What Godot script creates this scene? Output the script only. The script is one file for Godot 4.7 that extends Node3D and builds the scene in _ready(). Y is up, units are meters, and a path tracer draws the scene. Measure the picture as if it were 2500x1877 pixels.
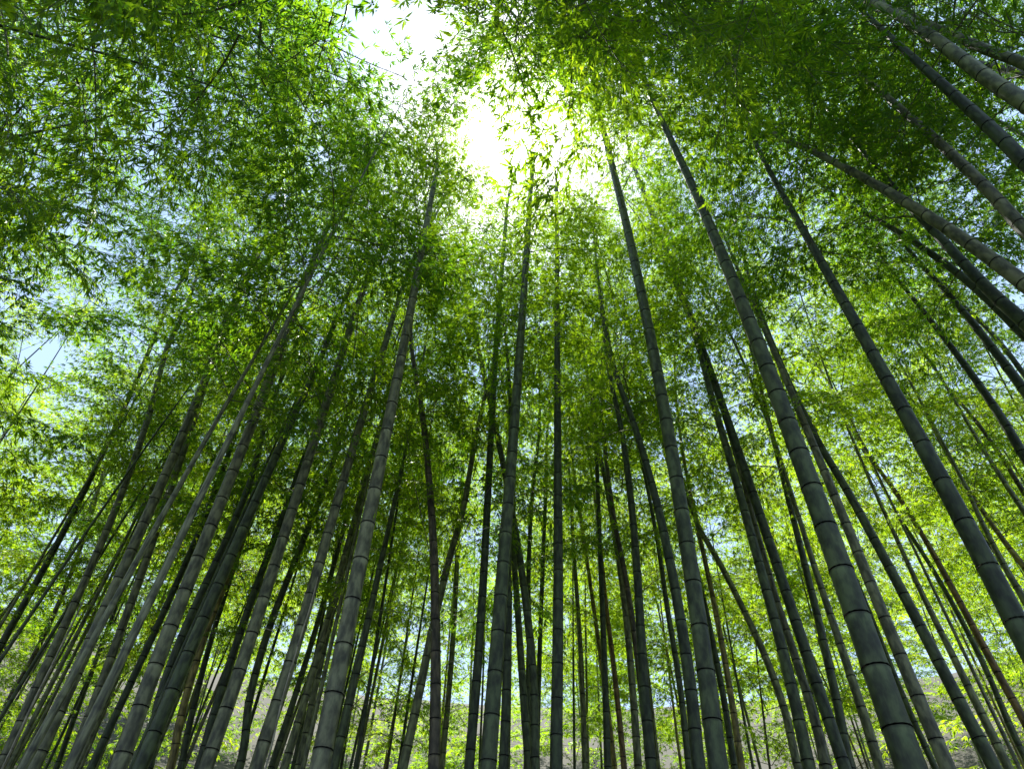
extends Node3D
# A bamboo grove seen from below, against the sun.

const PHOTO := Vector2(2500.0, 1877.0)      # pixels of the photograph; the culms below were read off in them
const FOCAL := 1667.0                       # in the same pixels
const ZENITH := Vector2(1334.0, -607.0)     # where all upright culms meet
const EYE := Vector3(0.0, 1.6, 0.0)
const SUN_AT := Vector2(1236.0, 330.0)

var view := Basis()
var rng := RandomNumberGenerator.new()
var taken := {}
var mats := {}
var sprays := []          # sprays[tone] = array of meshes
var pieces := []          # pieces[tone] = the parts of one such crown: [mesh, points along its branches]
var crowns := []          # crowns[tone] = array of meshes, each a crown 6 m tall on an axis along +y
var ring_mesh: ArrayMesh
var traced_paths := {}    # label -> the culm's path in the world
var bases := []           # (x, z) of every culm
var gaps := []            # openings in the canopy: [direction, cosine]


# ------------------------------------------------------------------ helpers

func ray(px: Vector2) -> Vector3:
	return (view * Vector3(px.x - PHOTO.x / 2.0, PHOTO.y / 2.0 - px.y, -FOCAL)).normalized()


func depth_of(p: Vector3) -> float:
	return (p - EYE).dot(-view.z)


func pixel_of(p: Vector3) -> Vector2:
	var q := view.inverse() * (p - EYE)
	if q.z > -0.05:
		return Vector2(-9999, -9999)
	return Vector2(PHOTO.x / 2.0 + q.x / -q.z * FOCAL, PHOTO.y / 2.0 - q.y / -q.z * FOCAL)


func numbered(called: String) -> String:
	var n: int = taken.get(called, 0)
	taken[called] = n + 1
	return called if n == 0 else "%s_%03d" % [called, n]


func lin(r: float, g: float, b: float) -> Color:
	return Color(r, g, b).linear_to_srgb()


func thing(called: String, at: Vector3, label: String, category: String, group := "") -> Node3D:
	var o := Node3D.new()
	o.name = numbered(called)
	add_child(o)
	o.position = at
	o.set_meta("label", label)
	o.set_meta("category", category)
	if group:
		o.set_meta("group", group)
	return o


func part(called: String, mesh: Mesh, mat: Material, parent: Node3D) -> MeshInstance3D:
	var o := MeshInstance3D.new()
	o.name = called
	o.mesh = mesh
	if mat:
		o.material_override = mat
	parent.add_child(o, true)
	return o


func leaf_material(called: String, face: Color, through: Color) -> StandardMaterial3D:
	var m := StandardMaterial3D.new()
	m.resource_name = called
	m.albedo_color = face.linear_to_srgb()
	m.roughness = 0.5
	m.metallic_specular = 0.3
	m.backlight_enabled = true
	m.backlight = through.linear_to_srgb()
	m.cull_mode = BaseMaterial3D.CULL_DISABLED
	return m


func culm_texture() -> ImageTexture:
	# skin of a culm: fine fibres along it, lichen blotches and scuffs
	var fine := FastNoiseLite.new()
	fine.seed = 3
	fine.frequency = 1.0
	var blot := FastNoiseLite.new()
	blot.seed = 8
	blot.frequency = 0.02
	blot.fractal_octaves = 4
	var w := 256
	var h := 512
	var im := Image.create(w, h, false, Image.FORMAT_RGB8)
	for y in h:
		for x in w:
			var a := TAU * x / w
			var f := fine.get_noise_3d(cos(a) * 26.0, sin(a) * 26.0, y * 0.035)
			var b := blot.get_noise_3d(cos(a) * 40.0, sin(a) * 40.0, minf(y, h - y) * 0.9)
			var v := 0.82 + 0.13 * f + 0.55 * b
			var pale := clampf((b - 0.22) * 4.0, 0.0, 1.0)
			im.set_pixel(x, y, Color(v + 0.10 * pale, v + 0.09 * pale, v + 0.05 * pale - 0.04 * b))
	return ImageTexture.create_from_image(im)


func materials() -> void:
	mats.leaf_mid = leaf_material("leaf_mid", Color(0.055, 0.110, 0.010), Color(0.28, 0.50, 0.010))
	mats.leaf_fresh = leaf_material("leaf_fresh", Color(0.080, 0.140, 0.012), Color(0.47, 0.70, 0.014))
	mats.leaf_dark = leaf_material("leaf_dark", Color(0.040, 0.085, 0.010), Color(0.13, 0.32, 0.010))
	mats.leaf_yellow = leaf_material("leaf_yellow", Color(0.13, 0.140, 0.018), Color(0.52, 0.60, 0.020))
	var t := StandardMaterial3D.new()
	t.resource_name = "twig"
	t.albedo_color = lin(0.085, 0.095, 0.045)
	t.roughness = 0.7
	mats.twig = t
	var c := StandardMaterial3D.new()
	c.resource_name = "culm"
	c.vertex_color_use_as_albedo = true
	c.albedo_texture = culm_texture()
	c.roughness = 0.5
	c.metallic_specular = 0.38
	mats.culm = c
	var n := StandardMaterial3D.new()
	n.resource_name = "node_scar"
	n.albedo_color = lin(0.018, 0.017, 0.013)
	n.roughness = 0.85
	mats.node = n
	var n2 := StandardMaterial3D.new()
	n2.resource_name = "node_wax"
	n2.albedo_color = lin(0.17, 0.17, 0.13)
	n2.roughness = 0.8
	mats.wax = n2
	var g := StandardMaterial3D.new()
	g.resource_name = "leaf_litter"
	var gn := NoiseTexture2D.new()
	gn.width = 512
	gn.height = 512
	gn.seamless = true
	var fn := FastNoiseLite.new()
	fn.seed = 5
	fn.frequency = 0.06
	gn.noise = fn
	var ramp := Gradient.new()
	ramp.set_color(0, lin(0.020, 0.018, 0.010))
	ramp.set_color(1, lin(0.052, 0.048, 0.024))
	gn.color_ramp = ramp
	g.albedo_texture = gn
	g.uv1_triplanar = true
	g.uv1_world_triplanar = true
	g.uv1_scale = Vector3.ONE * 0.7
	g.roughness = 0.95
	mats.ground = g


# ------------------------------------------------------------------ leaves

func put_leaf(st: SurfaceTool, at: Vector3, dir: Vector3, up: Vector3, length: float, width: float) -> void:
	# a lanceolate blade, folded along its midrib and bent towards its tip
	var side := dir.cross(up).normalized()
	var n := side.cross(dir).normalized()
	var mid := at + dir * length * 0.40 + n * length * 0.03
	var tip := at + dir * length - n * length * 0.10
	var l := mid - side * width * 0.5 + n * width * 0.16
	var r := mid + side * width * 0.5 + n * width * 0.16
	var nl := (n + side * 0.3).normalized()
	var nr := (n - side * 0.3).normalized()
	for tri in [[at, l, mid, nl], [at, mid, r, nr], [l, tip, mid, nl], [mid, tip, r, nr]]:
		for k in 3:
			st.set_normal(tri[3])
			st.add_vertex(tri[k])


func put_blade(st: SurfaceTool, at: Vector3, dir: Vector3, up: Vector3, length: float, width: float) -> void:
	# the same, for the crowns: two halves that meet in the midrib, widest near the base
	var side := dir.cross(up).normalized()
	var n := side.cross(dir).normalized()
	var tip := at + dir * length - n * length * 0.08
	var mid := at + dir * length * 0.36 + n * width * 0.18
	var nl := (n + side * 0.35).normalized()
	var nr := (n - side * 0.35).normalized()
	for tri in [[at, mid - side * width * 0.5, tip, nl], [at, tip, mid + side * width * 0.5, nr]]:
		for k in 3:
			st.set_normal(tri[3])
			st.add_vertex(tri[k])


func put_rod(st: SurfaceTool, a: Vector3, b: Vector3, ra: float, rb: float) -> void:
	var d := (b - a).normalized()
	var u := d.cross(Vector3(0.31, 0.9, 0.2)).normalized()
	var v := d.cross(u)
	for k in 3:
		var p := u * cos(TAU * k / 3.0) + v * sin(TAU * k / 3.0)
		var q := u * cos(TAU * (k + 1) / 3.0) + v * sin(TAU * (k + 1) / 3.0)
		for c in [[a + p * ra, p], [b + p * rb, p], [b + q * rb, q], [a + p * ra, p], [b + q * rb, q], [a + q * ra, q]]:
			st.set_normal(c[1])
			st.add_vertex(c[0])


func spray(seed_at: int, first: Material, second: Material, share: float) -> ArrayMesh:
	# one side branch of a bamboo: stem along +x that arches over, side twigs, leaves in fans at the twig ends
	var r := RandomNumberGenerator.new()
	r.seed = seed_at
	var wood := SurfaceTool.new()
	var a := SurfaceTool.new()
	var b := SurfaceTool.new()
	for st in [wood, a, b]:
		st.begin(Mesh.PRIMITIVE_TRIANGLES)
	var length := r.randf_range(1.15, 1.55)
	var rise := r.randf_range(0.25, 0.5)
	var fall := r.randf_range(0.30, 0.55)
	var bend := r.randf_range(-0.25, 0.25)
	var spine := func(t: float) -> Vector3: return Vector3(t * length, rise * t * length * 0.6 - fall * t * t * length, bend * t * t * length)
	for k in 8:
		put_rod(wood, spine.call(k / 8.0), spine.call((k + 1) / 8.0), 0.0075 * (1.0 - k / 9.0), 0.0075 * (1.0 - (k + 1) / 9.0))
	var twigs := r.randi_range(17, 20)
	for k in twigs:
		var t := 0.20 + 0.80 * (k + r.randf() * 0.6) / twigs
		t = minf(t, 1.0)
		var root: Vector3 = spine.call(t)
		var along: Vector3 = (spine.call(minf(t + 0.05, 1.05)) - root).normalized()
		var s := 1.0 if k % 2 == 0 else -1.0
		var out := along.cross(Vector3.UP).normalized() * s
		var d := (along * r.randf_range(0.5, 1.1) + out * r.randf_range(0.5, 1.0) + Vector3(0, r.randf_range(-0.15, 0.20), 0)).normalized()
		if k >= twigs - 1:
			d = along
		var tl := r.randf_range(0.26, 0.48) * (1.1 - 0.45 * t)
		var joints := 5
		var p := root
		var knee := root
		for j in joints:
			var nd := (d + Vector3(r.randf_range(-0.25, 0.25), -0.08 + r.randf_range(-0.14, 0.08), r.randf_range(-0.25, 0.25))).normalized()
			var q := p + nd * tl / joints
			if j == joints - 1:
				put_rod(wood, knee, q, 0.0028, 0.0012)
				knee = q
			# a twiglet with a fan of leaves at each joint, alternating sides
			var sd := nd.cross(Vector3.UP).normalized() * (1.0 if j % 2 == 0 else -1.0)
			var td := (nd * 0.8 + sd * r.randf_range(0.3, 0.9) + Vector3(0, r.randf_range(-0.35, 0.2), 0)).normalized()
			var te := q + td * r.randf_range(0.03, 0.10)
			var fan := r.randi_range(4, 6) if j < joints - 1 else r.randi_range(7, 9)
			for f in fan:
				var ang := (f - (fan - 1) / 2.0) * r.randf_range(0.35, 0.6)
				var ld := (td.rotated(Vector3.UP, ang) + Vector3(r.randf_range(-0.2, 0.2), r.randf_range(-0.60, 0.02), r.randf_range(-0.2, 0.2))).normalized()
				var up := (Vector3.UP + Vector3(r.randf_range(-0.7, 0.7), 0, r.randf_range(-0.7, 0.7))).normalized()
				var st: SurfaceTool = b if r.randf() < share else a
				var ll := r.randf_range(0.058, 0.102)
				put_blade(st, te - td * r.randf() * 0.03, ld, up, ll, ll * r.randf_range(0.15, 0.19))
			p = q
			d = nd
	var m := ArrayMesh.new()
	var k := 0
	for pair in [[wood, mats.twig], [a, first], [b, second]]:
		pair[0].commit(m)
		m.surface_set_material(k, pair[1])
		k += 1
	return m


func make_sprays() -> void:
	for tone in 4:
		var set_ := []
		for k in 5:
			match tone:
				0: set_.append(spray(100 + k, mats.leaf_mid, mats.leaf_fresh, 0.35))
				1: set_.append(spray(200 + k, mats.leaf_mid, mats.leaf_dark, 0.55))
				2: set_.append(spray(300 + k, mats.leaf_fresh, mats.leaf_mid, 0.30))
				3: set_.append(spray(400 + k, mats.leaf_fresh, mats.leaf_yellow, 0.22))
		sprays.append(set_)


func in_gap(p: Vector3) -> bool:
	var d := (p - EYE).normalized()
	for g in gaps:
		if d.dot(g[0]) > g[1]:
			return true
	return false


func make_crowns() -> void:
	for tone in 4:
		var set_ := []
		for k in 3:
			var path := PackedVector3Array([Vector3.ZERO, Vector3(0, 6, 0)])
			var m := ArrayMesh.new()
			var tools := []
			for n in 3:
				tools.append(SurfaceTool.new())
			for tr in spread(path, 0.0, 0.86, 1.0):
				var mesh: ArrayMesh = sprays[tone][rng.randi() % sprays[tone].size()]
				for n in 3:
					tools[n].append_from(mesh, n, tr)
			for n in 3:
				tools[n].commit(m)
				m.surface_set_material(n, sprays[tone][0].surface_get_material(n))
			set_.append(m)
		crowns.append(set_)
		# one more, cut into three storeys of three sectors
		var cells := {}
		for tr in spread(PackedVector3Array([Vector3.ZERO, Vector3(0, 6, 0)]), 0.0, 0.86, 1.0):
			var tier := mini(int(tr.origin.y / 1.8), 2)
			var sector := int(fposmod(atan2(tr.basis.x.z, tr.basis.x.x), TAU) / TAU * 3.0)
			var key := tier * 3 + sector
			if not cells.has(key):
				cells[key] = []
			cells[key].append(tr)
		var list := []
		for key in cells:
			var m := ArrayMesh.new()
			var tools := [SurfaceTool.new(), SurfaceTool.new(), SurfaceTool.new()]
			var points := []
			for tr in cells[key]:
				var mesh: ArrayMesh = sprays[tone][rng.randi() % sprays[tone].size()]
				for n in 3:
					tools[n].append_from(mesh, n, tr)
				for f in [0.2, 0.5, 0.8, 1.05]:
					points.append(tr * Vector3(1.3 * f, 0.0, 0.0))
			for n in 3:
				tools[n].commit(m)
				m.surface_set_material(n, sprays[tone][0].surface_get_material(n))
			list.append([m, points])
		pieces.append(list)


func crown(parent: Node3D, path: PackedVector3Array, from_h: float, tone: int, fullness: float, reach: float) -> void:
	# path: in the parent's axes, from the ground to the tip
	var top := path[path.size() - 1].y
	var foot := at_height(path, from_h)
	var tip := path[path.size() - 1]
	# does it hang before one of the openings in the canopy?
	var open := false
	for k in 9:
		var c := parent.position + foot.lerp(tip, k / 8.0)
		var d := (c - EYE).normalized()
		for g in gaps:
			if d.angle_to(g[0]) < acos(g[1]) + atan(1.35 * reach / c.distance_to(EYE)):
				open = true
	if not open and fullness > 0.8:
		var y := tip - foot
		var x := y.cross(Vector3(cos(rng.randf() * TAU), 0, 1.3)).normalized()
		x = x.rotated(y.normalized(), rng.randf() * TAU)
		var w := reach * rng.randf_range(0.9, 1.1)
		var o := part("crown", crowns[tone][rng.randi() % crowns[tone].size()], null, parent)
		o.transform = Transform3D(Basis(x * w, y / 6.0, x.cross(y).normalized() * w), foot)
		o.set_meta("kind", "stuff")
		return
	# then from pieces of a crown, those left away that would close the opening
	var yy := tip - foot
	var xx := yy.cross(Vector3(0.3, 0, 1.3)).normalized().rotated(yy.normalized(), rng.randf() * TAU)
	var ww := reach * rng.randf_range(0.9, 1.1)
	var tr := Transform3D(Basis(xx * ww, yy / 6.0, xx.cross(yy).normalized() * ww), foot)
	for piece in pieces[tone]:
		var inside := 0
		for q in piece[1]:
			if in_gap(parent.position + tr * q):
				inside += 1
		if inside < 1:
			var o := part("crown", piece[0], null, parent)
			o.transform = tr
			o.set_meta("kind", "stuff")


func spread(path: PackedVector3Array, from_h: float, fullness: float, reach: float) -> Array:
	# where the side branches of a crown go: in pairs at the upper nodes
	var list := []
	var top := path[path.size() - 1].y
	var h := from_h
	var turn := rng.randf() * TAU
	while h < top - 0.15:
		var p := at_height(path, h)
		var q := at_height(path, minf(h + 0.3, top))
		var up := (q - p).normalized()
		var t := (h - from_h) / maxf(top - from_h, 0.1)
		for k in 2:
			if rng.randf() > fullness:
				continue
			var phi := turn + k * rng.randf_range(1.2, 2.4) + rng.randf_range(-0.4, 0.4)
			var out := Vector3(cos(phi), 0, sin(phi))
			var pitch := rng.randf_range(0.0, 0.6) + 0.35 * t
			var x := (out * cos(pitch) + up * sin(pitch)).normalized()
			var z := x.cross(Vector3.UP).normalized()
			var y := z.cross(x)
			var roll := rng.randf_range(-0.5, 0.5)
			var s := rng.randf_range(0.75, 1.2) * reach * (1.0 - 0.55 * t * t) * (0.7 + 0.3 * minf(1.0, t * 5.0))
			var bas := Basis(x, y, z).rotated(x, roll) * Basis.from_scale(Vector3(s, s, s))
			list.append(Transform3D(bas, p))
		turn += PI * 0.5 + rng.randf_range(-0.6, 0.6) + PI * 0.37
		h += rng.randf_range(0.33, 0.475)
	return list


# ------------------------------------------------------------------ culms

func at_height(path: PackedVector3Array, h: float) -> Vector3:
	for k in range(1, path.size()):
		if path[k].y >= h:
			var t := (h - path[k - 1].y) / maxf(path[k].y - path[k - 1].y, 1e-4)
			return path[k - 1].lerp(path[k], clampf(t, 0.0, 1.0))
	return path[path.size() - 1]


func make_ring() -> void:
	# the ridge of a node: a band that stands proud of the culm, of radius and height 1
	var st := SurfaceTool.new()
	st.begin(Mesh.PRIMITIVE_TRIANGLES)
	var n := 12
	var prof := [Vector2(1.0, -0.5), Vector2(1.05, 0.0), Vector2(1.0, 0.5)]
	for k in n:
		var a := TAU * k / n
		var b := TAU * (k + 1) / n
		for j in 2:
			var quad := [[a, j], [a, j + 1], [b, j + 1], [a, j], [b, j + 1], [b, j]]
			for c in quad:
				var pr: Vector2 = prof[c[1]]
				st.set_normal(Vector3(cos(c[0]), (c[1] - 1) * 0.5, sin(c[0])).normalized())
				st.add_vertex(Vector3(cos(c[0]) * pr.x, pr.y, sin(c[0]) * pr.x))
	ring_mesh = st.commit()


func smooth(path: PackedVector3Array, step: float) -> PackedVector3Array:
	var c := Curve3D.new()
	c.bake_interval = step
	for k in path.size():
		var a := path[maxi(k - 1, 0)]
		var b := path[mini(k + 1, path.size() - 1)]
		var t := (b - a).normalized()
		var before := path[k].distance_to(a) / 3.0
		var after := path[k].distance_to(b) / 3.0
		c.add_point(path[k], -t * before, t * after)
	return c.get_baked_points()


func culm_mesh(path: PackedVector3Array, radius: Callable, sides: int, color: Color, node_at: Array, seed_at: int, spacing := 1.0, plain := false) -> ArrayMesh:
	# a jointed tube along the path; node_at receives [place, direction, radius] of every node
	var r := RandomNumberGenerator.new()
	r.seed = seed_at
	var lens := PackedFloat32Array([0.0])
	for k in range(1, path.size()):
		lens.append(lens[k - 1] + path[k].distance_to(path[k - 1]))
	var total := lens[lens.size() - 1]
	var stops := []          # [s, radius factor, colour factor]
	var s := 0.10
	stops.append([0.0, 1.0, 1.0])
	var tone := 1.0
	while s < total - 0.05:
		var nt := 1.0 + r.randf_range(-0.13, 0.13)
		if plain:
			stops.append([s - 0.02, 1.0, lerpf(tone, 1.6, 0.3)])
			stops.append([s, 1.05, 0.5])
			stops.append([s + 0.02, 1.0, nt])
		else:
			stops.append([s - 0.10, 0.998, tone])
			stops.append([s - 0.045, 0.998, lerpf(tone, 1.5, 0.25)])
			stops.append([s - 0.008, 1.0, lerpf(tone, 1.8, 0.6)])
			stops.append([s - 0.001, 1.055, tone * 0.9])
			stops.append([s + 0.005, 0.975, 0.6])
			stops.append([s + 0.015, 1.045, nt])
			stops.append([s + 0.040, 1.0, nt])
		node_at.append(s)
		tone = nt
		var frac := s / total
		s += (0.15 + 0.14 * smoothstep(0.0, 0.16, frac) - 0.12 * smoothstep(0.55, 1.0, frac)) * r.randf_range(0.95, 1.05) * spacing
	stops.append([total, 0.6, tone])
	var v := PackedVector3Array()
	var n := PackedVector3Array()
	var col := PackedColorArray()
	var uv := PackedVector2Array()
	var ix := PackedInt32Array()
	var seg := 0
	var u := Vector3.RIGHT
	var places := []
	for st in stops:
		while seg < path.size() - 2 and lens[seg + 1] < st[0]:
			seg += 1
		var t: float = (st[0] - lens[seg]) / maxf(lens[seg + 1] - lens[seg], 1e-5)
		var p := path[seg].lerp(path[seg + 1], clampf(t, 0.0, 1.0))
		var d := (path[mini(seg + 2, path.size() - 1)] - path[maxi(seg - 1, 0)]).normalized()
		u = (u - d * u.dot(d)).normalized()
		var w := d.cross(u)
		var rad: float = radius.call(p.y) * st[1]
		places.append([st[0], p, d, rad])
		for k in sides + 1:
			var a := TAU * k / sides
			var o := u * cos(a) + w * sin(a)
			v.append(p + o * rad)
			n.append(o)
			col.append(Color(color.r * st[2], color.g * st[2], color.b * st[2]))
			uv.append(Vector2(float(k) / sides, st[0] / 1.3 + seed_at * 0.137))
	for i in stops.size() - 1:
		for k in sides:
			var a := i * (sides + 1) + k
			var b := a + sides + 1
			ix.append_array([a, b, b + 1, a, b + 1, a + 1])
	var made := []
	var look := 0
	for sn in node_at:
		while look < places.size() - 1 and places[look][0] < sn:
			look += 1
		made.append([places[look][1], places[look][2], radius.call(places[look][1].y)])
	node_at.clear()
	node_at.append_array(made)
	var arr := []
	arr.resize(Mesh.ARRAY_MAX)
	arr[Mesh.ARRAY_VERTEX] = v
	arr[Mesh.ARRAY_NORMAL] = n
	arr[Mesh.ARRAY_COLOR] = col
	arr[Mesh.ARRAY_TEX_UV] = uv
	arr[Mesh.ARRAY_INDEX] = ix
	var m := ArrayMesh.new()
	m.add_surface_from_arrays(Mesh.PRIMITIVE_TRIANGLES, arr)
	m.surface_set_material(0, mats.culm)
	return m


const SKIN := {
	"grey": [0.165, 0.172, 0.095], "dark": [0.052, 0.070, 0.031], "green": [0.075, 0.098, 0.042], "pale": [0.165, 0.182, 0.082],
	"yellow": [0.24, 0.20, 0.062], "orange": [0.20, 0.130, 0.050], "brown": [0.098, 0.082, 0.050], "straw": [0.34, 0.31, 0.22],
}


func traced(px: Array, w0: float, w1: float, skin: String, tone: int, label: String, more := {}) -> Node3D:
	# px: the culm's middle line in the photograph, from below; w0, w1: its width in pixels at both ends.
	# Its distance follows from the usual thickness of such a culm; from there it goes up as nearly upright as the line allows.
	var kept := rng.state
	rng.seed = 7919 * taken.get("bamboo", 0) + 17
	var thick: float = more.get("d", 0.118 if w0 > 55 else 0.108 if w0 > 38 else 0.098 if w0 > 27 else 0.088 if w0 > 19 else 0.078 if w0 > 13 else 0.066)
	var pts := PackedVector3Array()
	var d0 := ray(px[0])
	var p := EYE + d0 * (thick * FOCAL / w0 / d0.dot(-view.z))
	pts.append(p)
	for k in range(1, px.size()):
		var d := ray(px[k])
		# nearest point on this ray to the upright line through the last point
		var flat := Vector3(d.x, 0, d.z)
		var to := Vector3(p.x - EYE.x, 0, p.z - EYE.z)
		var t := to.dot(flat) / flat.length_squared()
		p = EYE + d * t
		if p.y > pts[pts.size() - 1].y + 0.05:
			pts.append(p)
	var last := pts[pts.size() - 1]
	var first := pts[0]
	var lean := Vector3.UP
	if pts.size() > 2:
		lean = (pts[mini(3, pts.size() - 1)] - first).normalized()
	# down to the ground
	var foot := first - lean * (first.y / lean.y)
	foot = Vector3(lerpf(foot.x, first.x, 0.3), 0.0, lerpf(foot.z, first.z, 0.3))
	var path := PackedVector3Array([foot])
	path.append_array(pts)
	# up to the tip, bowing over
	var tall: float = maxf(last.y + 0.3, more["tall"]) if more.has("tall") else maxf(last.y + 3.2, rng.randf_range(12.0, 14.5))
	var dir := (last - pts[maxi(pts.size() - 3, 0)]).normalized()
	dir = (dir + Vector3.UP * 1.2).normalized()
	var bow := rng.randf() * TAU
	var q := last
	var steps := 6
	for k in steps:
		q += dir * (tall - last.y) / steps
		path.append(q)
		dir = (dir + Vector3(cos(bow), -0.02, sin(bow)) * 0.05).normalized()
	var r0 := thick / 2.0
	var r1 := maxf(w1 * depth_of(last) / FOCAL / 2.0, 0.010)
	r1 = minf(r1, r0 * 0.97)
	var top := path[path.size() - 1].y
	var radius := func(h: float) -> float:
		if h < first.y:
			return r0 * (1.0 + 0.10 * (first.y - h) / maxf(first.y, 0.1))
		if h < last.y:
			return lerpf(r0, r1, (h - first.y) / (last.y - first.y))
		return lerpf(r1, 0.006, (h - last.y) / maxf(top - last.y, 0.1))
	var o := thing("bamboo", foot, label, "bamboo", "bamboos standing near the viewer")
	bases.append(Vector2(foot.x, foot.z))
	var own := PackedVector3Array()
	for x in smooth(path, 0.12):
		own.append(x - foot)
	traced_paths[label] = [o, smooth(path, 0.12)]
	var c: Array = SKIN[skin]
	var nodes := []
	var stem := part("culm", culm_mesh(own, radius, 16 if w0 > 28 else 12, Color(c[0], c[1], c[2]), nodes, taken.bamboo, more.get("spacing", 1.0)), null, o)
	for nd in nodes:
		var where := pixel_of(nd[0] + foot)
		var wide: float = nd[2] * 2.0 * FOCAL / maxf(depth_of(nd[0] + foot), 0.1)
		if wide < 9.0 or where.x < -40 or where.x > PHOTO.x + 40 or where.y < -40 or where.y > PHOTO.y + 60:
			continue
		var ring := part("node_ring", ring_mesh, mats.wax if more.get("wax", false) else mats.node, stem)
		var dirn: Vector3 = nd[1]
		var bx := dirn.cross(Vector3.FORWARD).normalized()
		ring.transform = Transform3D(Basis(bx * nd[2] * 1.015, dirn * 0.0080, bx.cross(dirn) * nd[2] * 1.015), nd[0] + dirn * 0.005)
	var from_h: float = more.get("crown", maxf(minf(last.y - 1.0, 9.0), 6.5) if px[0].x > 1400 else maxf(minf(last.y - 1.6, 7.5), 5.5))
	if more.get("crown", 1.0) > 0.0:
		crown(o, own, from_h, tone, more.get("full", 0.9), more.get("reach", 1.0))
	rng.state = kept
	return o


func upright(at: Vector2, tall: float, thick: float, skin: String, tone: int, from_h: float, label: String, group: String, full: float, reach: float, over := Vector3.ZERO) -> void:
	# a bamboo that the photograph shows only as one of many: slightly bowed
	var foot := Vector3(at.x, hill(at.x, at.y) - 0.05, at.y)
	var o := thing("bamboo", foot, label, "bamboo", group)
	bases.append(at)
	var kept := rng.state
	rng.seed = int(absf(at.x) * 9973.0) + int(absf(at.y) * 6007.0) + 29
	var bow := rng.randf() * TAU
	var lean := rng.randf_range(0.2, 1.1)
	var path := PackedVector3Array()
	for k in 9:
		var t := k / 8.0
		path.append(Vector3(cos(bow) * lean * t * t, tall * t, sin(bow) * lean * t * t) + over * pow(t, 2.2))
	var radius := func(h: float) -> float: return maxf(thick / 2.0 * (1.0 - 0.9 * pow(h / tall, 1.3)), 0.005)
	var c: Array = SKIN[skin]
	part("culm", culm_mesh(path, radius, 7, Color(c[0], c[1], c[2]), [], taken.bamboo, 1.0, true), null, o)
	crown(o, path, from_h, tone, full, reach)
	rng.state = kept


# ------------------------------------------------------------------ scene

func _ready() -> void:
	rng.seed = 20240611
	# camera: turned so that upright lines run to ZENITH
	var up := Vector3(ZENITH.x - PHOTO.x / 2.0, PHOTO.y / 2.0 - ZENITH.y, -FOCAL).normalized()
	var ahead := (Vector3.FORWARD - up * Vector3.FORWARD.dot(up)).normalized()
	view = Basis(up.cross(-ahead), up, -ahead).transposed()
	var cam := Camera3D.new()
	cam.name = "camera"
	cam.transform = Transform3D(view, EYE)
	cam.fov = rad_to_deg(2.0 * atan(PHOTO.y / 2.0 / FOCAL))
	cam.near = 0.05
	cam.far = 400.0
	cam.current = true
	add_child(cam)

	var sun_dir := ray(SUN_AT)
	var sky := ProceduralSkyMaterial.new()
	sky.sky_top_color = lin(0.22, 0.31, 0.47)
	sky.sky_horizon_color = lin(0.42, 0.50, 0.60)
	sky.sky_curve = 0.16
	sky.ground_bottom_color = lin(0.10, 0.09, 0.06)
	sky.ground_horizon_color = lin(0.35, 0.40, 0.42)
	sky.sun_angle_max = 42.0
	sky.sun_curve = 0.15
	var env := Environment.new()
	env.background_mode = Environment.BG_SKY
	env.sky = Sky.new()
	env.sky.sky_material = sky
	env.tonemap_mode = Environment.TONE_MAPPER_LINEAR
	env.tonemap_exposure = 3.1
	env.sdfgi_enabled = true
	env.ssao_enabled = true
	env.ssil_enabled = true
	var we := WorldEnvironment.new()
	we.name = "environment"
	we.environment = env
	add_child(we)
	var sun := DirectionalLight3D.new()
	sun.name = "sun"
	sun.light_energy = 1.6
	sun.light_color = Color(1.0, 0.985, 0.955)
	sun.light_angular_distance = 0.5
	sun.shadow_enabled = true
	sun.look_at_from_position(Vector3.ZERO, -sun_dir, Vector3.FORWARD)
	add_child(sun)

	materials()
	make_ring()
	make_sprays()
	make_crowns()
	for g in [[1240, 340, 84], [1010, 95, 50], [945, 20, 66], [1045, 0, 30], [440, 225, 22], [100, 870, 20], [165, 560, 18]]:
		var d := ray(Vector2(g[0], g[1]))
		gaps.append([d, cos(atan(g[2] / FOCAL))])

	var ground := part("ground", ground_mesh(), mats.ground, self)
	ground.set_meta("kind", "structure")

	grove()
	details()
	behind()


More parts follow.
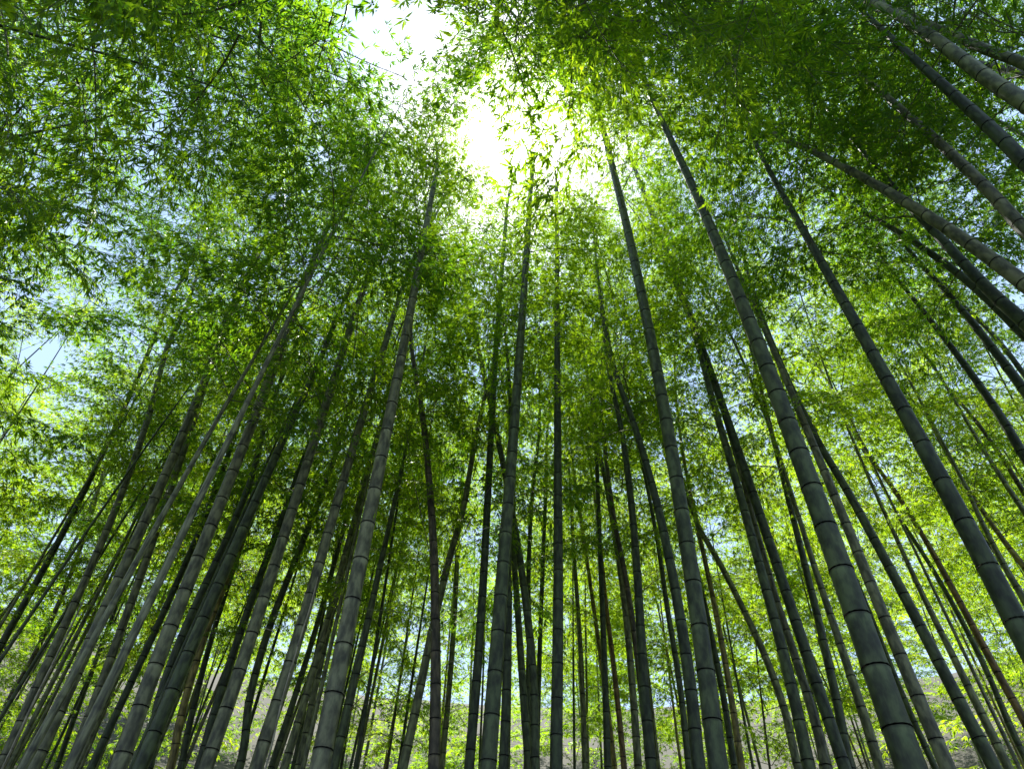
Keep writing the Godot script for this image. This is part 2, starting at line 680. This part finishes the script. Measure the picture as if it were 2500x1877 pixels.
const CULMS := [
	[[660, 1830, 685, 1722, 712, 1627, 734, 1552, 753, 1495], 5, 3, "straw", 0, "thin pale dry stalk lying along the right edge of a grey bamboo", {"d": 0.014, "tall": 0.0, "crown": -1.0}],
	[[8, 1869, 79, 1718, 128, 1620, 170, 1533], 6, 4, "straw", 0, "pale split stalk leaning at the foot of a grey green bamboo", {"d": 0.020, "tall": 0.0, "crown": -1.0}],
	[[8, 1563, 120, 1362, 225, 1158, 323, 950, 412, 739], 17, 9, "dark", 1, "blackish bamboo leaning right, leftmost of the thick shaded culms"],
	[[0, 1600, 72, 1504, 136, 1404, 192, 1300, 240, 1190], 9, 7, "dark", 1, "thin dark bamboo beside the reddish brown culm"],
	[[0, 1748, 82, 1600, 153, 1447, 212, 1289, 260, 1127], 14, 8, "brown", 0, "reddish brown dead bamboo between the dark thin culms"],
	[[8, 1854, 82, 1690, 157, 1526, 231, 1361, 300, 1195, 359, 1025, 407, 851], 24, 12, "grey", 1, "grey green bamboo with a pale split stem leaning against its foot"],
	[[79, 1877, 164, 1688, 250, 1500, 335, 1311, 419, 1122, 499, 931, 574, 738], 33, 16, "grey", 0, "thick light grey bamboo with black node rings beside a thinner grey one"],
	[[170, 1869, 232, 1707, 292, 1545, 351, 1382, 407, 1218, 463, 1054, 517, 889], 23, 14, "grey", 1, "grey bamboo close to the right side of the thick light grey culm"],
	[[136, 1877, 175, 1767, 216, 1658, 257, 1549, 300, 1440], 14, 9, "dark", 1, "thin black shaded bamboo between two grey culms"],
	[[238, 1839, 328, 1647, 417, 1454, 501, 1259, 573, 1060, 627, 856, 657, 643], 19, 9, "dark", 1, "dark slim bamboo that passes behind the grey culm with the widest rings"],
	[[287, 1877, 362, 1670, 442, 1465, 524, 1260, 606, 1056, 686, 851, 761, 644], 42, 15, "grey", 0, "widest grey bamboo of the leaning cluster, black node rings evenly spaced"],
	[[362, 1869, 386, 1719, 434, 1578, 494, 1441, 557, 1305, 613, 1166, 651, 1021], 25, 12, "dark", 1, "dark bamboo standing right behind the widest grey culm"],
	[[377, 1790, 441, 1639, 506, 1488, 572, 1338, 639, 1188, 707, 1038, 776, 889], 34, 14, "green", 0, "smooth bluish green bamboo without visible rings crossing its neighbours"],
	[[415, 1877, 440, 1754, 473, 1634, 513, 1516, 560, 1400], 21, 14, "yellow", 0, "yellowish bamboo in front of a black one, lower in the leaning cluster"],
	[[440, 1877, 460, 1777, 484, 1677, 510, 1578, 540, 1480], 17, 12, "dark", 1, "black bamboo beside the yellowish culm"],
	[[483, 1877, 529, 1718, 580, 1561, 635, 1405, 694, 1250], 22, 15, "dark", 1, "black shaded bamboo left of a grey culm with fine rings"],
	[[509, 1854, 567, 1688, 623, 1521, 678, 1353, 732, 1185, 786, 1017, 839, 850], 35, 18, "grey", 0, "thick grey green bamboo with fine dark rings, upright among leaning ones"],
	[[590, 1850, 608, 1709, 644, 1572, 692, 1439, 745, 1307, 797, 1175, 840, 1040], 21, 11, "green", 1, "dark green bamboo behind the thick culm with fine rings"],
	[[636, 1839, 690, 1675, 740, 1511, 788, 1345, 836, 1180, 885, 1015, 937, 851], 34, 15, "grey", 0, "grey bamboo with a pale dry stalk lying along its right edge"],
	[[661, 1877, 723, 1689, 781, 1499, 834, 1308, 883, 1116], 17, 9, "green", 1, "thin green bamboo behind the culm with the dry stalk"],
	[[693, 1877, 737, 1731, 780, 1584, 820, 1436, 859, 1288], 22, 13, "pale", 2, "pale green bamboo left of two thin companions of the thick dark culm"],
	[[728, 1877, 758, 1729, 791, 1581, 827, 1434, 866, 1288], 19, 11, "pale", 0, "pale slim bamboo directly left of the thick dark culm"],
	[[779, 1877, 826, 1639, 873, 1401, 921, 1164, 969, 926, 1015, 689, 1059, 451], 50, 12, "grey", 0, "very thick dark grey bamboo with black rings, rising into the hazy light", {"tall": 10.9}],
	[[814, 1877, 845, 1748, 875, 1618, 904, 1489, 933, 1359, 962, 1230, 990, 1100], 24, 9, "green", 2, "slim green bamboo with orange branch stubs and a few bright leaves"],
	[[983, 1877, 1006, 1772, 1028, 1667, 1050, 1561, 1074, 1457, 1100, 1352, 1129, 1250], 24, 15, "pale", 0, "pale green ringed bamboo leaning behind the brownish culm"],
	[[1059, 1877, 1063, 1702, 1063, 1528, 1059, 1353, 1048, 1178, 1030, 1004, 1003, 832], 30, 10, "brown", 0, "brownish bamboo with bare side branches forking out at its nodes"],
	[[1078, 1877, 1092, 1730, 1104, 1583, 1113, 1436, 1119, 1288], 15, 11, "pale", 2, "pale thin bamboo right of the brownish branching culm"],
	[[1145, 1877, 1164, 1654, 1179, 1432, 1191, 1209, 1203, 985, 1217, 763, 1235, 540], 25, 9, "dark", 0, "dark green bamboo left of the tall thick culm under the sun"],
	[[1191, 1877, 1209, 1638, 1227, 1400, 1246, 1161, 1264, 923, 1281, 684, 1297, 445], 42, 11, "green", 0, "tall thick green bamboo rising straight to the opening under the sun", {"wax": true, "tall": 12.3}],
	[[1229, 1877, 1234, 1758, 1237, 1639, 1240, 1519, 1240, 1400], 25, 16, "dark", 1, "dark bamboo hidden behind the tall thick culm under the sun"],
	[[1307, 1877, 1303, 1677, 1285, 1479, 1256, 1283, 1219, 1088, 1177, 894, 1134, 700], 24, 9, "green", 0, "green bamboo leaning left behind the tall thick culm"],
	[[1291, 1877, 1281, 1744, 1272, 1611, 1263, 1477, 1254, 1344], 21, 14, "green", 1, "green bamboo close behind the left leaning culm"],
	[[1292, 1560, 1290, 1439, 1293, 1319, 1301, 1198, 1314, 1078], 13, 8, "dark", 2, "thin bare bamboo just left of the straight dark upright culm"],
	[[1312, 1800, 1316, 1645, 1321, 1490, 1327, 1335, 1333, 1180], 13, 9, "dark", 1, "thin dark bamboo next to the straight upright culm"],
	[[1358, 1877, 1361, 1640, 1363, 1402, 1362, 1165, 1361, 928, 1360, 690, 1359, 453], 32, 8, "dark", 0, "perfectly upright dark green bamboo with faint pale rings", {"wax": true, "tall": 13.0}],
	[[1429, 1877, 1424, 1737, 1418, 1597, 1409, 1458, 1399, 1318], 15, 9, "pale", 2, "thin pale bamboo between the upright dark culm and a blackish one"],
	[[1484, 1877, 1480, 1737, 1475, 1598, 1470, 1458, 1464, 1319, 1459, 1180, 1454, 1040], 18, 9, "dark", 0, "slim blackish bamboo with pale rings, nearly upright", {"wax": true}],
	[[1490, 1780, 1469, 1622, 1447, 1465, 1424, 1307, 1400, 1150], 12, 8, "yellow", 3, "thin yellowish bamboo leaning left behind the slim blackish one"],
	[[1522, 1854, 1513, 1760, 1503, 1667, 1492, 1573, 1480, 1480], 15, 11, "orange", 3, "thin bamboo with an orange tinge right of the slim blackish culm"],
	[[1559, 1877, 1549, 1740, 1538, 1603, 1524, 1466, 1505, 1329, 1482, 1194, 1454, 1059], 20, 10, "pale", 0, "pale brownish bamboo left of the thick blackish leaning one"],
	[[1575, 1760, 1561, 1637, 1544, 1514, 1524, 1392, 1500, 1270], 18, 12, "brown", 2, "brown bamboo between the pale one and the thick blackish one"],
	[[1591, 1877, 1576, 1714, 1565, 1550, 1555, 1385, 1541, 1221, 1519, 1059, 1486, 900], 29, 10, "dark", 0, "thick blackish bamboo bending left towards its top"],
	[[1707, 1877, 1690, 1711, 1667, 1545, 1638, 1381, 1601, 1217, 1555, 1057, 1500, 900], 34, 12, "dark", 2, "dark green smooth bamboo bending left beside the big ringed culm"],
	[[1683, 1877, 1673, 1782, 1662, 1688, 1648, 1594, 1632, 1500], 18, 13, "green", 1, "green bamboo behind the smooth dark one"],
	[[1755, 1877, 1719, 1605, 1678, 1333, 1633, 1062, 1582, 792, 1524, 524, 1458, 257], 49, 13, "green", 1, "big dark green bamboo with black rings, tallest in the middle right"],
	[[1795, 1877, 1767, 1704, 1733, 1533, 1694, 1362, 1650, 1193, 1602, 1025, 1549, 859], 17, 11, "dark", 0, "thin black bamboo half hidden behind the big ringed culm"],
	[[1812, 1877, 1789, 1724, 1763, 1572, 1733, 1421, 1700, 1270], 18, 10, "yellow", 3, "golden yellow bamboo right of the big ringed culm"],
	[[1950, 1877, 1918, 1740, 1872, 1610, 1812, 1480, 1755, 1370, 1705, 1282], 21, 12, "pale", 2, "pale green bamboo that leans left more than its neighbours"],
	[[1977, 1877, 1944, 1723, 1907, 1571, 1866, 1419, 1824, 1267, 1781, 1116, 1737, 965], 31, 15, "green", 0, "grey green bamboo with black rings touching a darker smooth one"],
	[[2018, 1877, 1999, 1791, 1975, 1706, 1948, 1622, 1921, 1539, 1894, 1455, 1870, 1370], 27, 13, "grey", 0, "greyish ringed bamboo low between two darker culms"],
	[[2064, 1877, 1981, 1629, 1898, 1381, 1814, 1133, 1728, 886, 1638, 640, 1544, 396], 31, 10, "dark", 1, "long blackish green bamboo, smooth, left of the biggest culm"],
	[[2077, 1877, 2043, 1708, 2005, 1540, 1964, 1372, 1922, 1205, 1880, 1038, 1839, 870], 24, 8, "green", 2, "slim green bamboo between the smooth blackish culm and the biggest one"],
	[[2150, 1877, 2118, 1772, 2084, 1668, 2049, 1563, 2014, 1459, 1980, 1355, 1947, 1250], 26, 11, "pale", 2, "pale green ringed bamboo close to the left of the biggest culm"],
	[[2226, 1877, 2128, 1601, 2031, 1326, 1931, 1051, 1827, 778, 1715, 508, 1593, 242], 74, 12, "green", 1, "biggest and nearest bamboo, grey green with wide black node rings", {"spacing": 0.85}],
	[[2316, 1878, 2229, 1672, 2143, 1466, 2059, 1260, 1973, 1054, 1886, 848, 1796, 644], 37, 8, "grey", 0, "grey ringed bamboo directly right of the biggest culm"],
	[[2430, 1877, 2358, 1741, 2287, 1605, 2216, 1468, 2144, 1333, 2070, 1199, 1992, 1066], 34, 16, "green", 0, "green grey ringed bamboo with a bright left edge that crosses its left neighbour"],
	[[2285, 1877, 2245, 1790, 2207, 1702, 2171, 1614, 2136, 1525, 2100, 1436, 2064, 1348], 16, 9, "green", 2, "thin light green bamboo running between two ringed grey culms"],
	[[2240, 1820, 2203, 1727, 2166, 1635, 2128, 1542, 2090, 1450], 11, 7, "yellow", 3, "very thin bright yellow green bamboo beside the biggest culm"],
	[[2464, 1877, 2420, 1787, 2375, 1697, 2331, 1608, 2286, 1518, 2242, 1428, 2200, 1337], 23, 10, "pale", 2, "pale slim bamboo with a bright edge left of the orange one"],
	[[2500, 1756, 2439, 1646, 2380, 1536, 2320, 1425, 2259, 1316, 2193, 1210, 2121, 1108], 20, 9, "orange", 3, "orange brown dead bamboo"],
	[[2478, 1798, 2418, 1656, 2351, 1519, 2276, 1386, 2193, 1257], 15, 9, "green", 2, "thin green bamboo running beside the orange brown one"],
	[[2499, 1552, 2405, 1370, 2309, 1190, 2212, 1010, 2113, 830, 2013, 652, 1912, 475], 55, 14, "dark", 1, "big smooth blackish bamboo with a bright left edge", {"wax": true}],
	[[2500, 1461, 2461, 1395, 2425, 1328, 2391, 1260, 2360, 1190], 17, 9, "pale", 2, "pale thin bamboo right of the big smooth blackish one"],
	[[2500, 1382, 2470, 1344, 2441, 1305, 2412, 1265, 2385, 1225], 15, 9, "yellow", 3, "yellowish thin bamboo right of the big smooth blackish one"],
	[[2494, 1191, 2455, 1128, 2413, 1067, 2368, 1009, 2320, 953], 12, 7, "brown", 3, "thin brownish bamboo among bright yellow leaves"],
	[[2498, 1244, 2455, 1180, 2413, 1115, 2374, 1050, 2335, 983], 13, 7, "pale", 3, "thin pale bamboo among bright yellow leaves"],
	[[2501, 1112, 2457, 1038, 2410, 966, 2360, 896, 2308, 827, 2255, 759, 2201, 692], 24, 9, "dark", 0, "slim blackish bamboo before the bright yellow leaves"],
	[[2500, 950, 2461, 898, 2421, 846, 2381, 795, 2339, 745, 2297, 696, 2252, 648], 24, 11, "dark", 1, "slim dark bamboo above a thinner parallel one"],
	[[2500, 912, 2468, 868, 2434, 827, 2397, 787, 2358, 750], 13, 9, "dark", 1, "thin dark bamboo parallel to a slim dark one"],
	[[2500, 814, 2433, 748, 2363, 686, 2288, 629, 2210, 576, 2129, 529, 2045, 487], 26, 8, "dark", 0, "dark ringed bamboo with dotted bright edge reaching far inward"],
	[[2500, 783, 2454, 744, 2410, 702, 2369, 659, 2328, 615, 2287, 571, 2245, 528], 33, 18, "dark", 1, "thick dark bamboo between two ringed ones"],
	[[2500, 691, 2406, 621, 2308, 554, 2208, 491, 2106, 432, 2001, 377, 1894, 328], 37, 12, "grey", 1, "thick grey bamboo with tufted black nodes bending far over"],
	[[2500, 558, 2429, 480, 2355, 406, 2278, 334, 2199, 265, 2119, 198, 2037, 132], 33, 10, "grey", 0, "grey green bamboo leaning in above the tufted bending culm"],
	[[2500, 392, 2442, 334, 2382, 278, 2321, 223, 2260, 168, 2199, 113, 2139, 57], 36, 12, "dark", 1, "dark bamboo with white sunlit patches near its top"],
	[[2500, 249, 2437, 208, 2376, 164, 2316, 119, 2255, 76, 2192, 36, 2124, 4], 40, 20, "pale", 1, "thick light green bamboo with a sunlit white stretch"],
	[[2500, 155, 2418, 124, 2337, 91, 2256, 56, 2177, 19], 27, 18, "pale", 0, "light green ringed bamboo joining the thick light green one overhead"],
	[[2500, 181, 2390, 156, 2279, 135, 2168, 119, 2056, 109], 20, 8, "brown", 0, "reddish brown bamboo lying almost across behind the light green culms"],
	[[2494, 328, 2454, 305, 2413, 283, 2372, 261, 2330, 240], 13, 8, "brown", 1, "thin brownish bamboo below the dark one with sunlit patches"],
	[[11, 175, 141, 130, 254, 90], 15, 9, "dark", 1, "dark bamboo slanting into the leaves overhead"],
]


func hill(x: float, z: float) -> float:
	# flat round the viewer; ahead the ground climbs
	var d := sqrt(x * x + z * z)
	var ahead := smoothstep(-0.35, 0.35, -z / maxf(d, 0.01))
	var rise := clampf(d - 9.0, 0.0, 36.0)
	return ahead * 0.58 * (rise - 2.0 * (1.0 - exp(-rise / 2.0)))


func ground_mesh() -> ArrayMesh:
	var st := SurfaceTool.new()
	st.begin(Mesh.PRIMITIVE_TRIANGLES)
	st.set_smooth_group(0)
	var n := 80
	var step := 1.4
	for i in n:
		for j in n:
			for k in [[0, 0], [1, 0], [1, 1], [0, 0], [1, 1], [0, 1]]:
				var x: float = (i + k[0] - n / 2.0) * step
				var z: float = (j + k[1] - n / 2.0) * step
				st.add_vertex(Vector3(x, hill(x, z), z))
	st.generate_normals()
	return st.commit()


func V(a: Array) -> Array:
	var out := []
	for k in range(0, a.size(), 2):
		out.append(Vector2(a[k], a[k + 1]))
	return out


func grove() -> void:
	for row in CULMS:
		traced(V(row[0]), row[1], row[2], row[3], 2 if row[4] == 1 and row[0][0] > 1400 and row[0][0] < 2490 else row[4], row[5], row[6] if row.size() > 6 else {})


func shows(p: Vector3) -> bool:
	var q := pixel_of(p)
	return q.x > -60.0 and q.x < PHOTO.x + 60.0 and q.y > -60.0 and q.y < PHOTO.y + 60.0


func has_room(at: Vector2, room: float) -> bool:
	for b in bases:
		if b.distance_to(at) < room:
			return false
	return true


func depth_along(label: String, px: Vector2) -> float:
	# how far off the culm of that label is where it passes the height of that pixel
	var best := 1e9
	var at := 4.0
	for p in traced_paths[label][1]:
		var q := pixel_of(p)
		if absf(q.y - px.y) < best:
			best = absf(q.y - px.y)
			at = depth_of(p)
	return at


func at_depth(px: Vector2, depth: float) -> Vector3:
	var d := ray(px)
	return EYE + d * (depth / d.dot(-view.z))


func bare_branch(label: String, px: Array, thick: float, drift: float, skin: String) -> MeshInstance3D:
	# a branch that leaves the culm where the photograph shows it; drift: metres it comes nearer (or recedes) along the way
	var o: Node3D = traced_paths[label][0]
	var start := depth_along(label, px[0])
	var path := PackedVector3Array()
	for k in px.size():
		path.append(at_depth(px[k], start - 0.02 + drift * k / (px.size() - 1.0)) - o.position)
	var fine := smooth(path, 0.06)
	var st := SurfaceTool.new()
	st.begin(Mesh.PRIMITIVE_TRIANGLES)
	for k in fine.size() - 1:
		var a := 1.0 - 0.75 * k / fine.size()
		var b := 1.0 - 0.75 * (k + 1) / fine.size()
		put_rod(st, fine[k], fine[k + 1], thick / 2.0 * a * (1.35 if k % 4 == 0 else 1.0), thick / 2.0 * b)
	var m := StandardMaterial3D.new()
	var c: Array = SKIN[skin]
	m.albedo_color = lin(c[0], c[1], c[2])
	m.roughness = 0.6
	return part("branch", st.commit(), m, o)


func leaves_at(label: String, spots: Array) -> void:
	# single leaves that can be told apart: [x, y of the base, x, y of the tip]
	var o: Node3D = traced_paths[label][0]
	for s in spots:
		var a := Vector2(s[0], s[1])
		var b := Vector2(s[2], s[3])
		var dep := depth_along(label, a) - rng.randf_range(0.05, 0.3)
		var p := at_depth(a, dep)
		var q := at_depth(b, dep - rng.randf_range(-0.03, 0.05))
		var st := SurfaceTool.new()
		st.begin(Mesh.PRIMITIVE_TRIANGLES)
		var long := p.distance_to(q)
		var dir := (q - p) / long
		put_leaf(st, Vector3.ZERO, dir, Vector3(rng.randf_range(-0.4, 0.4), 1, rng.randf_range(-0.4, 0.4)).normalized(), long, long * 0.19)
		put_rod(st, -dir * 0.02, Vector3.ZERO, 0.0012, 0.0010)
		var l := part("leaf", st.commit(), mats.leaf_fresh, o)
		l.position = p - o.position


func details() -> void:
	var fork := "brownish bamboo with bare side branches forking out at its nodes"
	bare_branch(fork, V([1061, 1431, 1100, 1370, 1160, 1250, 1225, 1150, 1285, 1085]), 0.014, -0.4, "brown")
	bare_branch(fork, V([1059, 1420, 1045, 1335, 1027, 1252, 1006, 1153, 983, 983]), 0.011, 0.3, "brown")
	bare_branch(fork, V([1055, 1540, 1020, 1505, 960, 1492, 880, 1487]), 0.010, -0.2, "pale")
	bare_branch(fork, V([1044, 1078, 1063, 983, 1097, 870, 1119, 776]), 0.012, 0.3, "brown")
	bare_branch(fork, V([1042, 1115, 1046, 1100, 1055, 1090]), 0.010, -0.1, "straw")
	bare_branch(fork, V([1078, 1640, 1100, 1615, 1125, 1612]), 0.009, -0.1, "straw")
	leaves_at(fork, [[1110, 1276, 1134, 1281], [1116, 1272, 1128, 1275], [1168, 1334, 1178, 1363], [1200, 1272, 1216, 1275], [1119, 1484, 1132, 1495], [1132, 1495, 1158, 1500], [1120, 1502, 1135, 1493], [1144, 1520, 1150, 1506], [1155, 1505, 1163, 1515], [1076, 1060, 1087, 1075], [1090, 1078, 1110, 1082], [1110, 1080, 1130, 1078], [1085, 1120, 1100, 1127]])
	var stubs := "slim green bamboo with orange branch stubs and a few bright leaves"
	bare_branch(stubs, V([853, 1737, 875, 1722, 897, 1718]), 0.013, -0.1, "orange")
	bare_branch(stubs, V([853, 1735, 872, 1712, 905, 1682]), 0.011, -0.1, "orange")
	bare_branch(stubs, V([872, 1658, 895, 1640, 930, 1615]), 0.012, -0.15, "orange")
	leaves_at(stubs, [[883, 1620, 892, 1635], [893, 1612, 898, 1628], [859, 1625, 865, 1640], [889, 1640, 880, 1652]])
	leaves_at("very thick dark grey bamboo with black rings, rising into the hazy light", [[917, 1250, 910, 1270], [905, 1096, 920, 1100], [965, 1080, 975, 1092]])
	var lone := "golden yellow bamboo right of the big ringed culm"
	leaves_at(lone, [[1756, 1384, 1775, 1379], [1769, 1384, 1773, 1406], [1793, 1370, 1813, 1381], [1791, 1381, 1808, 1394], [1726, 1372, 1743, 1381], [1715, 1393, 1722, 1413], [1740, 1308, 1745, 1328], [1731, 1344, 1749, 1347], [1725, 1395, 1735, 1404]])
	var tall := "tall thick green bamboo rising straight to the opening under the sun"
	bare_branch(tall, V([1276, 690, 1290, 662, 1292, 630, 1284, 600]), 0.009, -0.1, "straw")
	bare_branch(tall, V([1284, 640, 1300, 632, 1322, 612, 1368, 590]), 0.008, -0.1, "straw")
	bare_branch(tall, V([1232, 1290, 1205, 1285, 1170, 1295]), 0.008, -0.1, "straw")
	bare_branch("grey bamboo with a pale dry stalk lying along its right edge", V([668, 1540, 650, 1535, 638, 1520]), 0.010, -0.1, "straw")


func behind() -> void:
	rng.seed = 500
	var placed := 0
	var tries := 0
	while placed < 62 and tries < 9000:
		tries += 1
		var young := placed < 62
		var dist := rng.randf_range(8.5, 20.0) if young else rng.randf_range(18.0, 32.0)
		var az := rng.randf_range(-0.9, 0.9)
		var at := Vector2(sin(az) * dist, -cos(az) * dist)
		if not has_room(at, 0.7):
			continue
		placed += 1
		var skin: String = ["green", "green", "grey", "pale", "pale", "yellow", "brown"][rng.randi() % 7]
		var hue: String = {"green": "green", "grey": "grey green", "dark": "dark green", "pale": "pale green", "yellow": "yellowish", "brown": "brownish"}[skin]
		if young:
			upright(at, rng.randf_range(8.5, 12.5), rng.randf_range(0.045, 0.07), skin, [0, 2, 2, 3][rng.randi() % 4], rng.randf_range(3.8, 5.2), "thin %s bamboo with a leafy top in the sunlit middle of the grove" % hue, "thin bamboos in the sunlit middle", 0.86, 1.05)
		else:
			upright(at, rng.randf_range(9.5, 13.0), rng.randf_range(0.06, 0.10), skin, [0, 0, 1, 2, 2, 3][rng.randi() % 6], rng.randf_range(3.0, 5.0), "slender %s bamboo deep in the grove behind the nearer culms" % hue, "bamboos deep in the grove", 0.86, 1.1)
	rng.seed = 501
	# crowns that reach in from the side, overhead
	for c in [[40, 60], [230, 40], [430, 60], [640, 60], [800, 60], [120, 250], [300, 290], [520, 190], [660, 250], [40, 440], [230, 430], [20, 680], [1310, 60], [1420, 130], [1260, 120], [1500, 40], [1130, 60], [1620, 60], [-40, 560], [-60, 300], [380, 160], [560, 400], [700, 330], [2440, 330], [2490, 560], [2470, 820], [2400, 60], [2330, 200], [1000, 330], [930, 430], [1050, 470], [1400, 220], [1430, 330], [880, 170], [1330, 170], [960, 250], [600, 140], [480, 330], [170, 150], [350, 420], [900, 260], [1020, 400], [40, 640], [140, 730], [-60, 860]]:
		var d := ray(Vector2(c[0], c[1]))
		var p := EYE + d * ((rng.randf_range(8.5, 10.0) - EYE.y) / d.y)
		# its foot stands farther out, beyond the frame; the top bows in over the viewer
		var out := Vector3.ZERO
		var fits := false
		rng.seed = 600 + c[0] * 7 + c[1]
		for attempt in 200:
			var spin := rng.randf() * TAU
			out = Vector3(cos(spin), 0, sin(spin)) * rng.randf_range(2.5, 5.5)
			var seen := false
			for k in 14:
				var h := 0.5 + 0.5 * k
				if shows(Vector3(p.x, h, p.z) + out - out * 1.45 * pow(h / 12.0, 2.2)):
					seen = true
			for k in 12:
				var h := 7.5 + 0.4 * k
				var tip := Vector3(p.x, h, p.z) + out - out * 1.45 * pow(h / 12.0, 2.2)
				for g in gaps:
					if (tip - EYE).normalized().angle_to(g[0]) < acos(g[1]) + 0.05:
						seen = true
			if not seen and has_room(Vector2(p.x + out.x, p.z + out.z), 0.5):
				fits = true
				break
		if not fits:
			continue
		upright(Vector2(p.x + out.x, p.z + out.z), rng.randf_range(11.5, 12.5), 0.060, "dark", [0, 1, 1][rng.randi() % 3], rng.randf_range(5.8, 6.6), "dark bamboo mostly hidden by its own crown, which bows in overhead", "bamboos bowing in overhead", 0.86, 1.3, -out * 1.45)
	for c in [[880, 350], [790, 430]]:
		var d := ray(Vector2(c[0], c[1]))
		var p := EYE + d * ((rng.randf_range(8.8, 9.8) - EYE.y) / d.y)
		upright(Vector2(p.x, p.z), rng.randf_range(10.8, 11.4), 0.055, "grey", [0, 1, 0][rng.randi() % 3], rng.randf_range(5.0, 6.0), "thin grey bamboo with a full crown among the leaning cluster", "thin bamboos among the leaning cluster", 0.86, 1.1)
	rng.seed = 502
	# more stems of the tight cluster that leans to the light, and between the thick ones
	tries = 0
	placed = 0
	while placed < 36 and tries < 4000:
		tries += 1
		var az := rng.randf_range(-0.68, -0.12) if placed < 32 else rng.randf_range(-0.1, 0.7)
		var dist := rng.randf_range(7.0, 12.0)
		var at := Vector2(sin(az) * dist, -cos(az) * dist)
		if not has_room(at, 0.38):
			continue
		var pick: int = rng.randi() % 4
		var skin: String = ["grey", "pale", "green", "dark"][pick]
		var hue: String = ["grey", "pale green", "green", "dark green"][pick]
		upright(at, rng.randf_range(10.5, 13.0), rng.randf_range(0.045, 0.07), skin, [0, 2, 2, 3][rng.randi() % 4], rng.randf_range(6.0, 7.5), ("slim %s bamboo in the tight cluster leaning to the light" if placed < 32 else "slim %s bamboo between the thick dark culms") % hue, "slim bamboos of the tight cluster" if placed < 32 else "slim bamboos between the thick culms", 0.86, 0.65)
		placed += 1
	# tall ones whose yellowish crowns stand in the full sun beyond the thick culms
	rng.seed = 505
	tries = 0
	placed = 0
	while placed < 17 and tries < 4000:
		tries += 1
		var az := rng.randf_range(0.12, 0.85) if placed < 13 else rng.randf_range(-0.75, 0.1)
		var dist := rng.randf_range(10.5, 15.5)
		var at := Vector2(sin(az) * dist, -cos(az) * dist)
		if not has_room(at, 0.6):
			continue
		placed += 1
		var pale := rng.randf() < 0.5
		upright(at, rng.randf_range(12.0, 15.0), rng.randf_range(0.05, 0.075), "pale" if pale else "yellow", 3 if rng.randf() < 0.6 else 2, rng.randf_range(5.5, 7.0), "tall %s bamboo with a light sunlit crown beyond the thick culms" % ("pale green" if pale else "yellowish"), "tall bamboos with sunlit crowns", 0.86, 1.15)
	rng.seed = 503
	# around and behind the viewer, whose crowns close the canopy
	tries = 0
	placed = 0
	while placed < 4 and tries < 4000:
		tries += 1
		var az := rng.randf_range(1.0, TAU - 1.0)
		var dist := rng.randf_range(2.6, 7.5)
		var at := Vector2(sin(az) * dist, -cos(az) * dist)
		if not has_room(at, 1.0):
			continue
		var seen := false
		for k in 14:
			if shows(Vector3(at.x, 0.5 + 0.5 * k, at.y)):
				seen = true
		if seen:
			continue
		placed += 1
		upright(at, rng.randf_range(11.5, 14.0), rng.randf_range(0.08, 0.11), "green", [0, 1][rng.randi() % 2], rng.randf_range(5.5, 7.0), "green bamboo standing beside the viewer, its crown part of the leaf roof", "bamboos around the viewer", 0.86, 1.15)
	rng.seed = 504
	# the wood goes on beyond: one mass of leaves and stems
	var far := []
	while far.size() < 51:
		var dist := rng.randf_range(18.0, 32.0)
		var az := rng.randf_range(-0.95, 0.95)
		var w := rng.randf_range(2.0, 2.5)
		var turn := Basis(Vector3.UP, rng.randf() * TAU)
		var fx := sin(az) * dist
		var fz := -cos(az) * dist
		far.append(Transform3D(turn * Basis.from_scale(Vector3(w, rng.randf_range(1.2, 1.7), w)), Vector3(fx, hill(fx, fz) + rng.randf_range(-0.3, 3.0), fz)))
	for tone in 3:
		var mm := MultiMesh.new()
		mm.transform_format = MultiMesh.TRANSFORM_3D
		mm.mesh = crowns[[0, 2, 3][tone]][0]
		var own := far.slice(tone * 17, tone * 17 + 17)
		mm.instance_count = own.size()
		for k in own.size():
			mm.set_instance_transform(k, own[k])
		var o := MultiMeshInstance3D.new()
		o.name = numbered("distant_foliage")
		o.multimesh = mm
		o.set_meta("kind", "stuff")
		o.set_meta("label", ["far mass of green bamboo leaves behind the grove", "far mass of bright green bamboo leaves behind the grove", "far mass of yellowish bamboo leaves behind the grove"][tone])
		o.set_meta("category", "foliage")
		add_child(o)
	# low leaves on the slope
	rng.seed = 506
	var low := MultiMesh.new()
	low.transform_format = MultiMesh.TRANSFORM_3D
	low.mesh = pieces[1][0][0]
	low.instance_count = 70
	for k in 70:
		var dist := rng.randf_range(10.5, 30.0)
		var az := rng.randf_range(-0.95, 0.95)
		var fx := sin(az) * dist
		var fz := -cos(az) * dist
		var w := rng.randf_range(1.2, 1.7)
		low.set_instance_transform(k, Transform3D(Basis(Vector3.UP, rng.randf() * TAU) * Basis.from_scale(Vector3(w, rng.randf_range(0.6, 0.9), w)), Vector3(fx, hill(fx, fz) - 0.1, fz)))
	var scrub := MultiMeshInstance3D.new()
	scrub.name = "undergrowth"
	scrub.multimesh = low
	scrub.set_meta("kind", "stuff")
	scrub.set_meta("label", "low dark green undergrowth on the slope behind the stems")
	scrub.set_meta("category", "undergrowth")
	add_child(scrub)
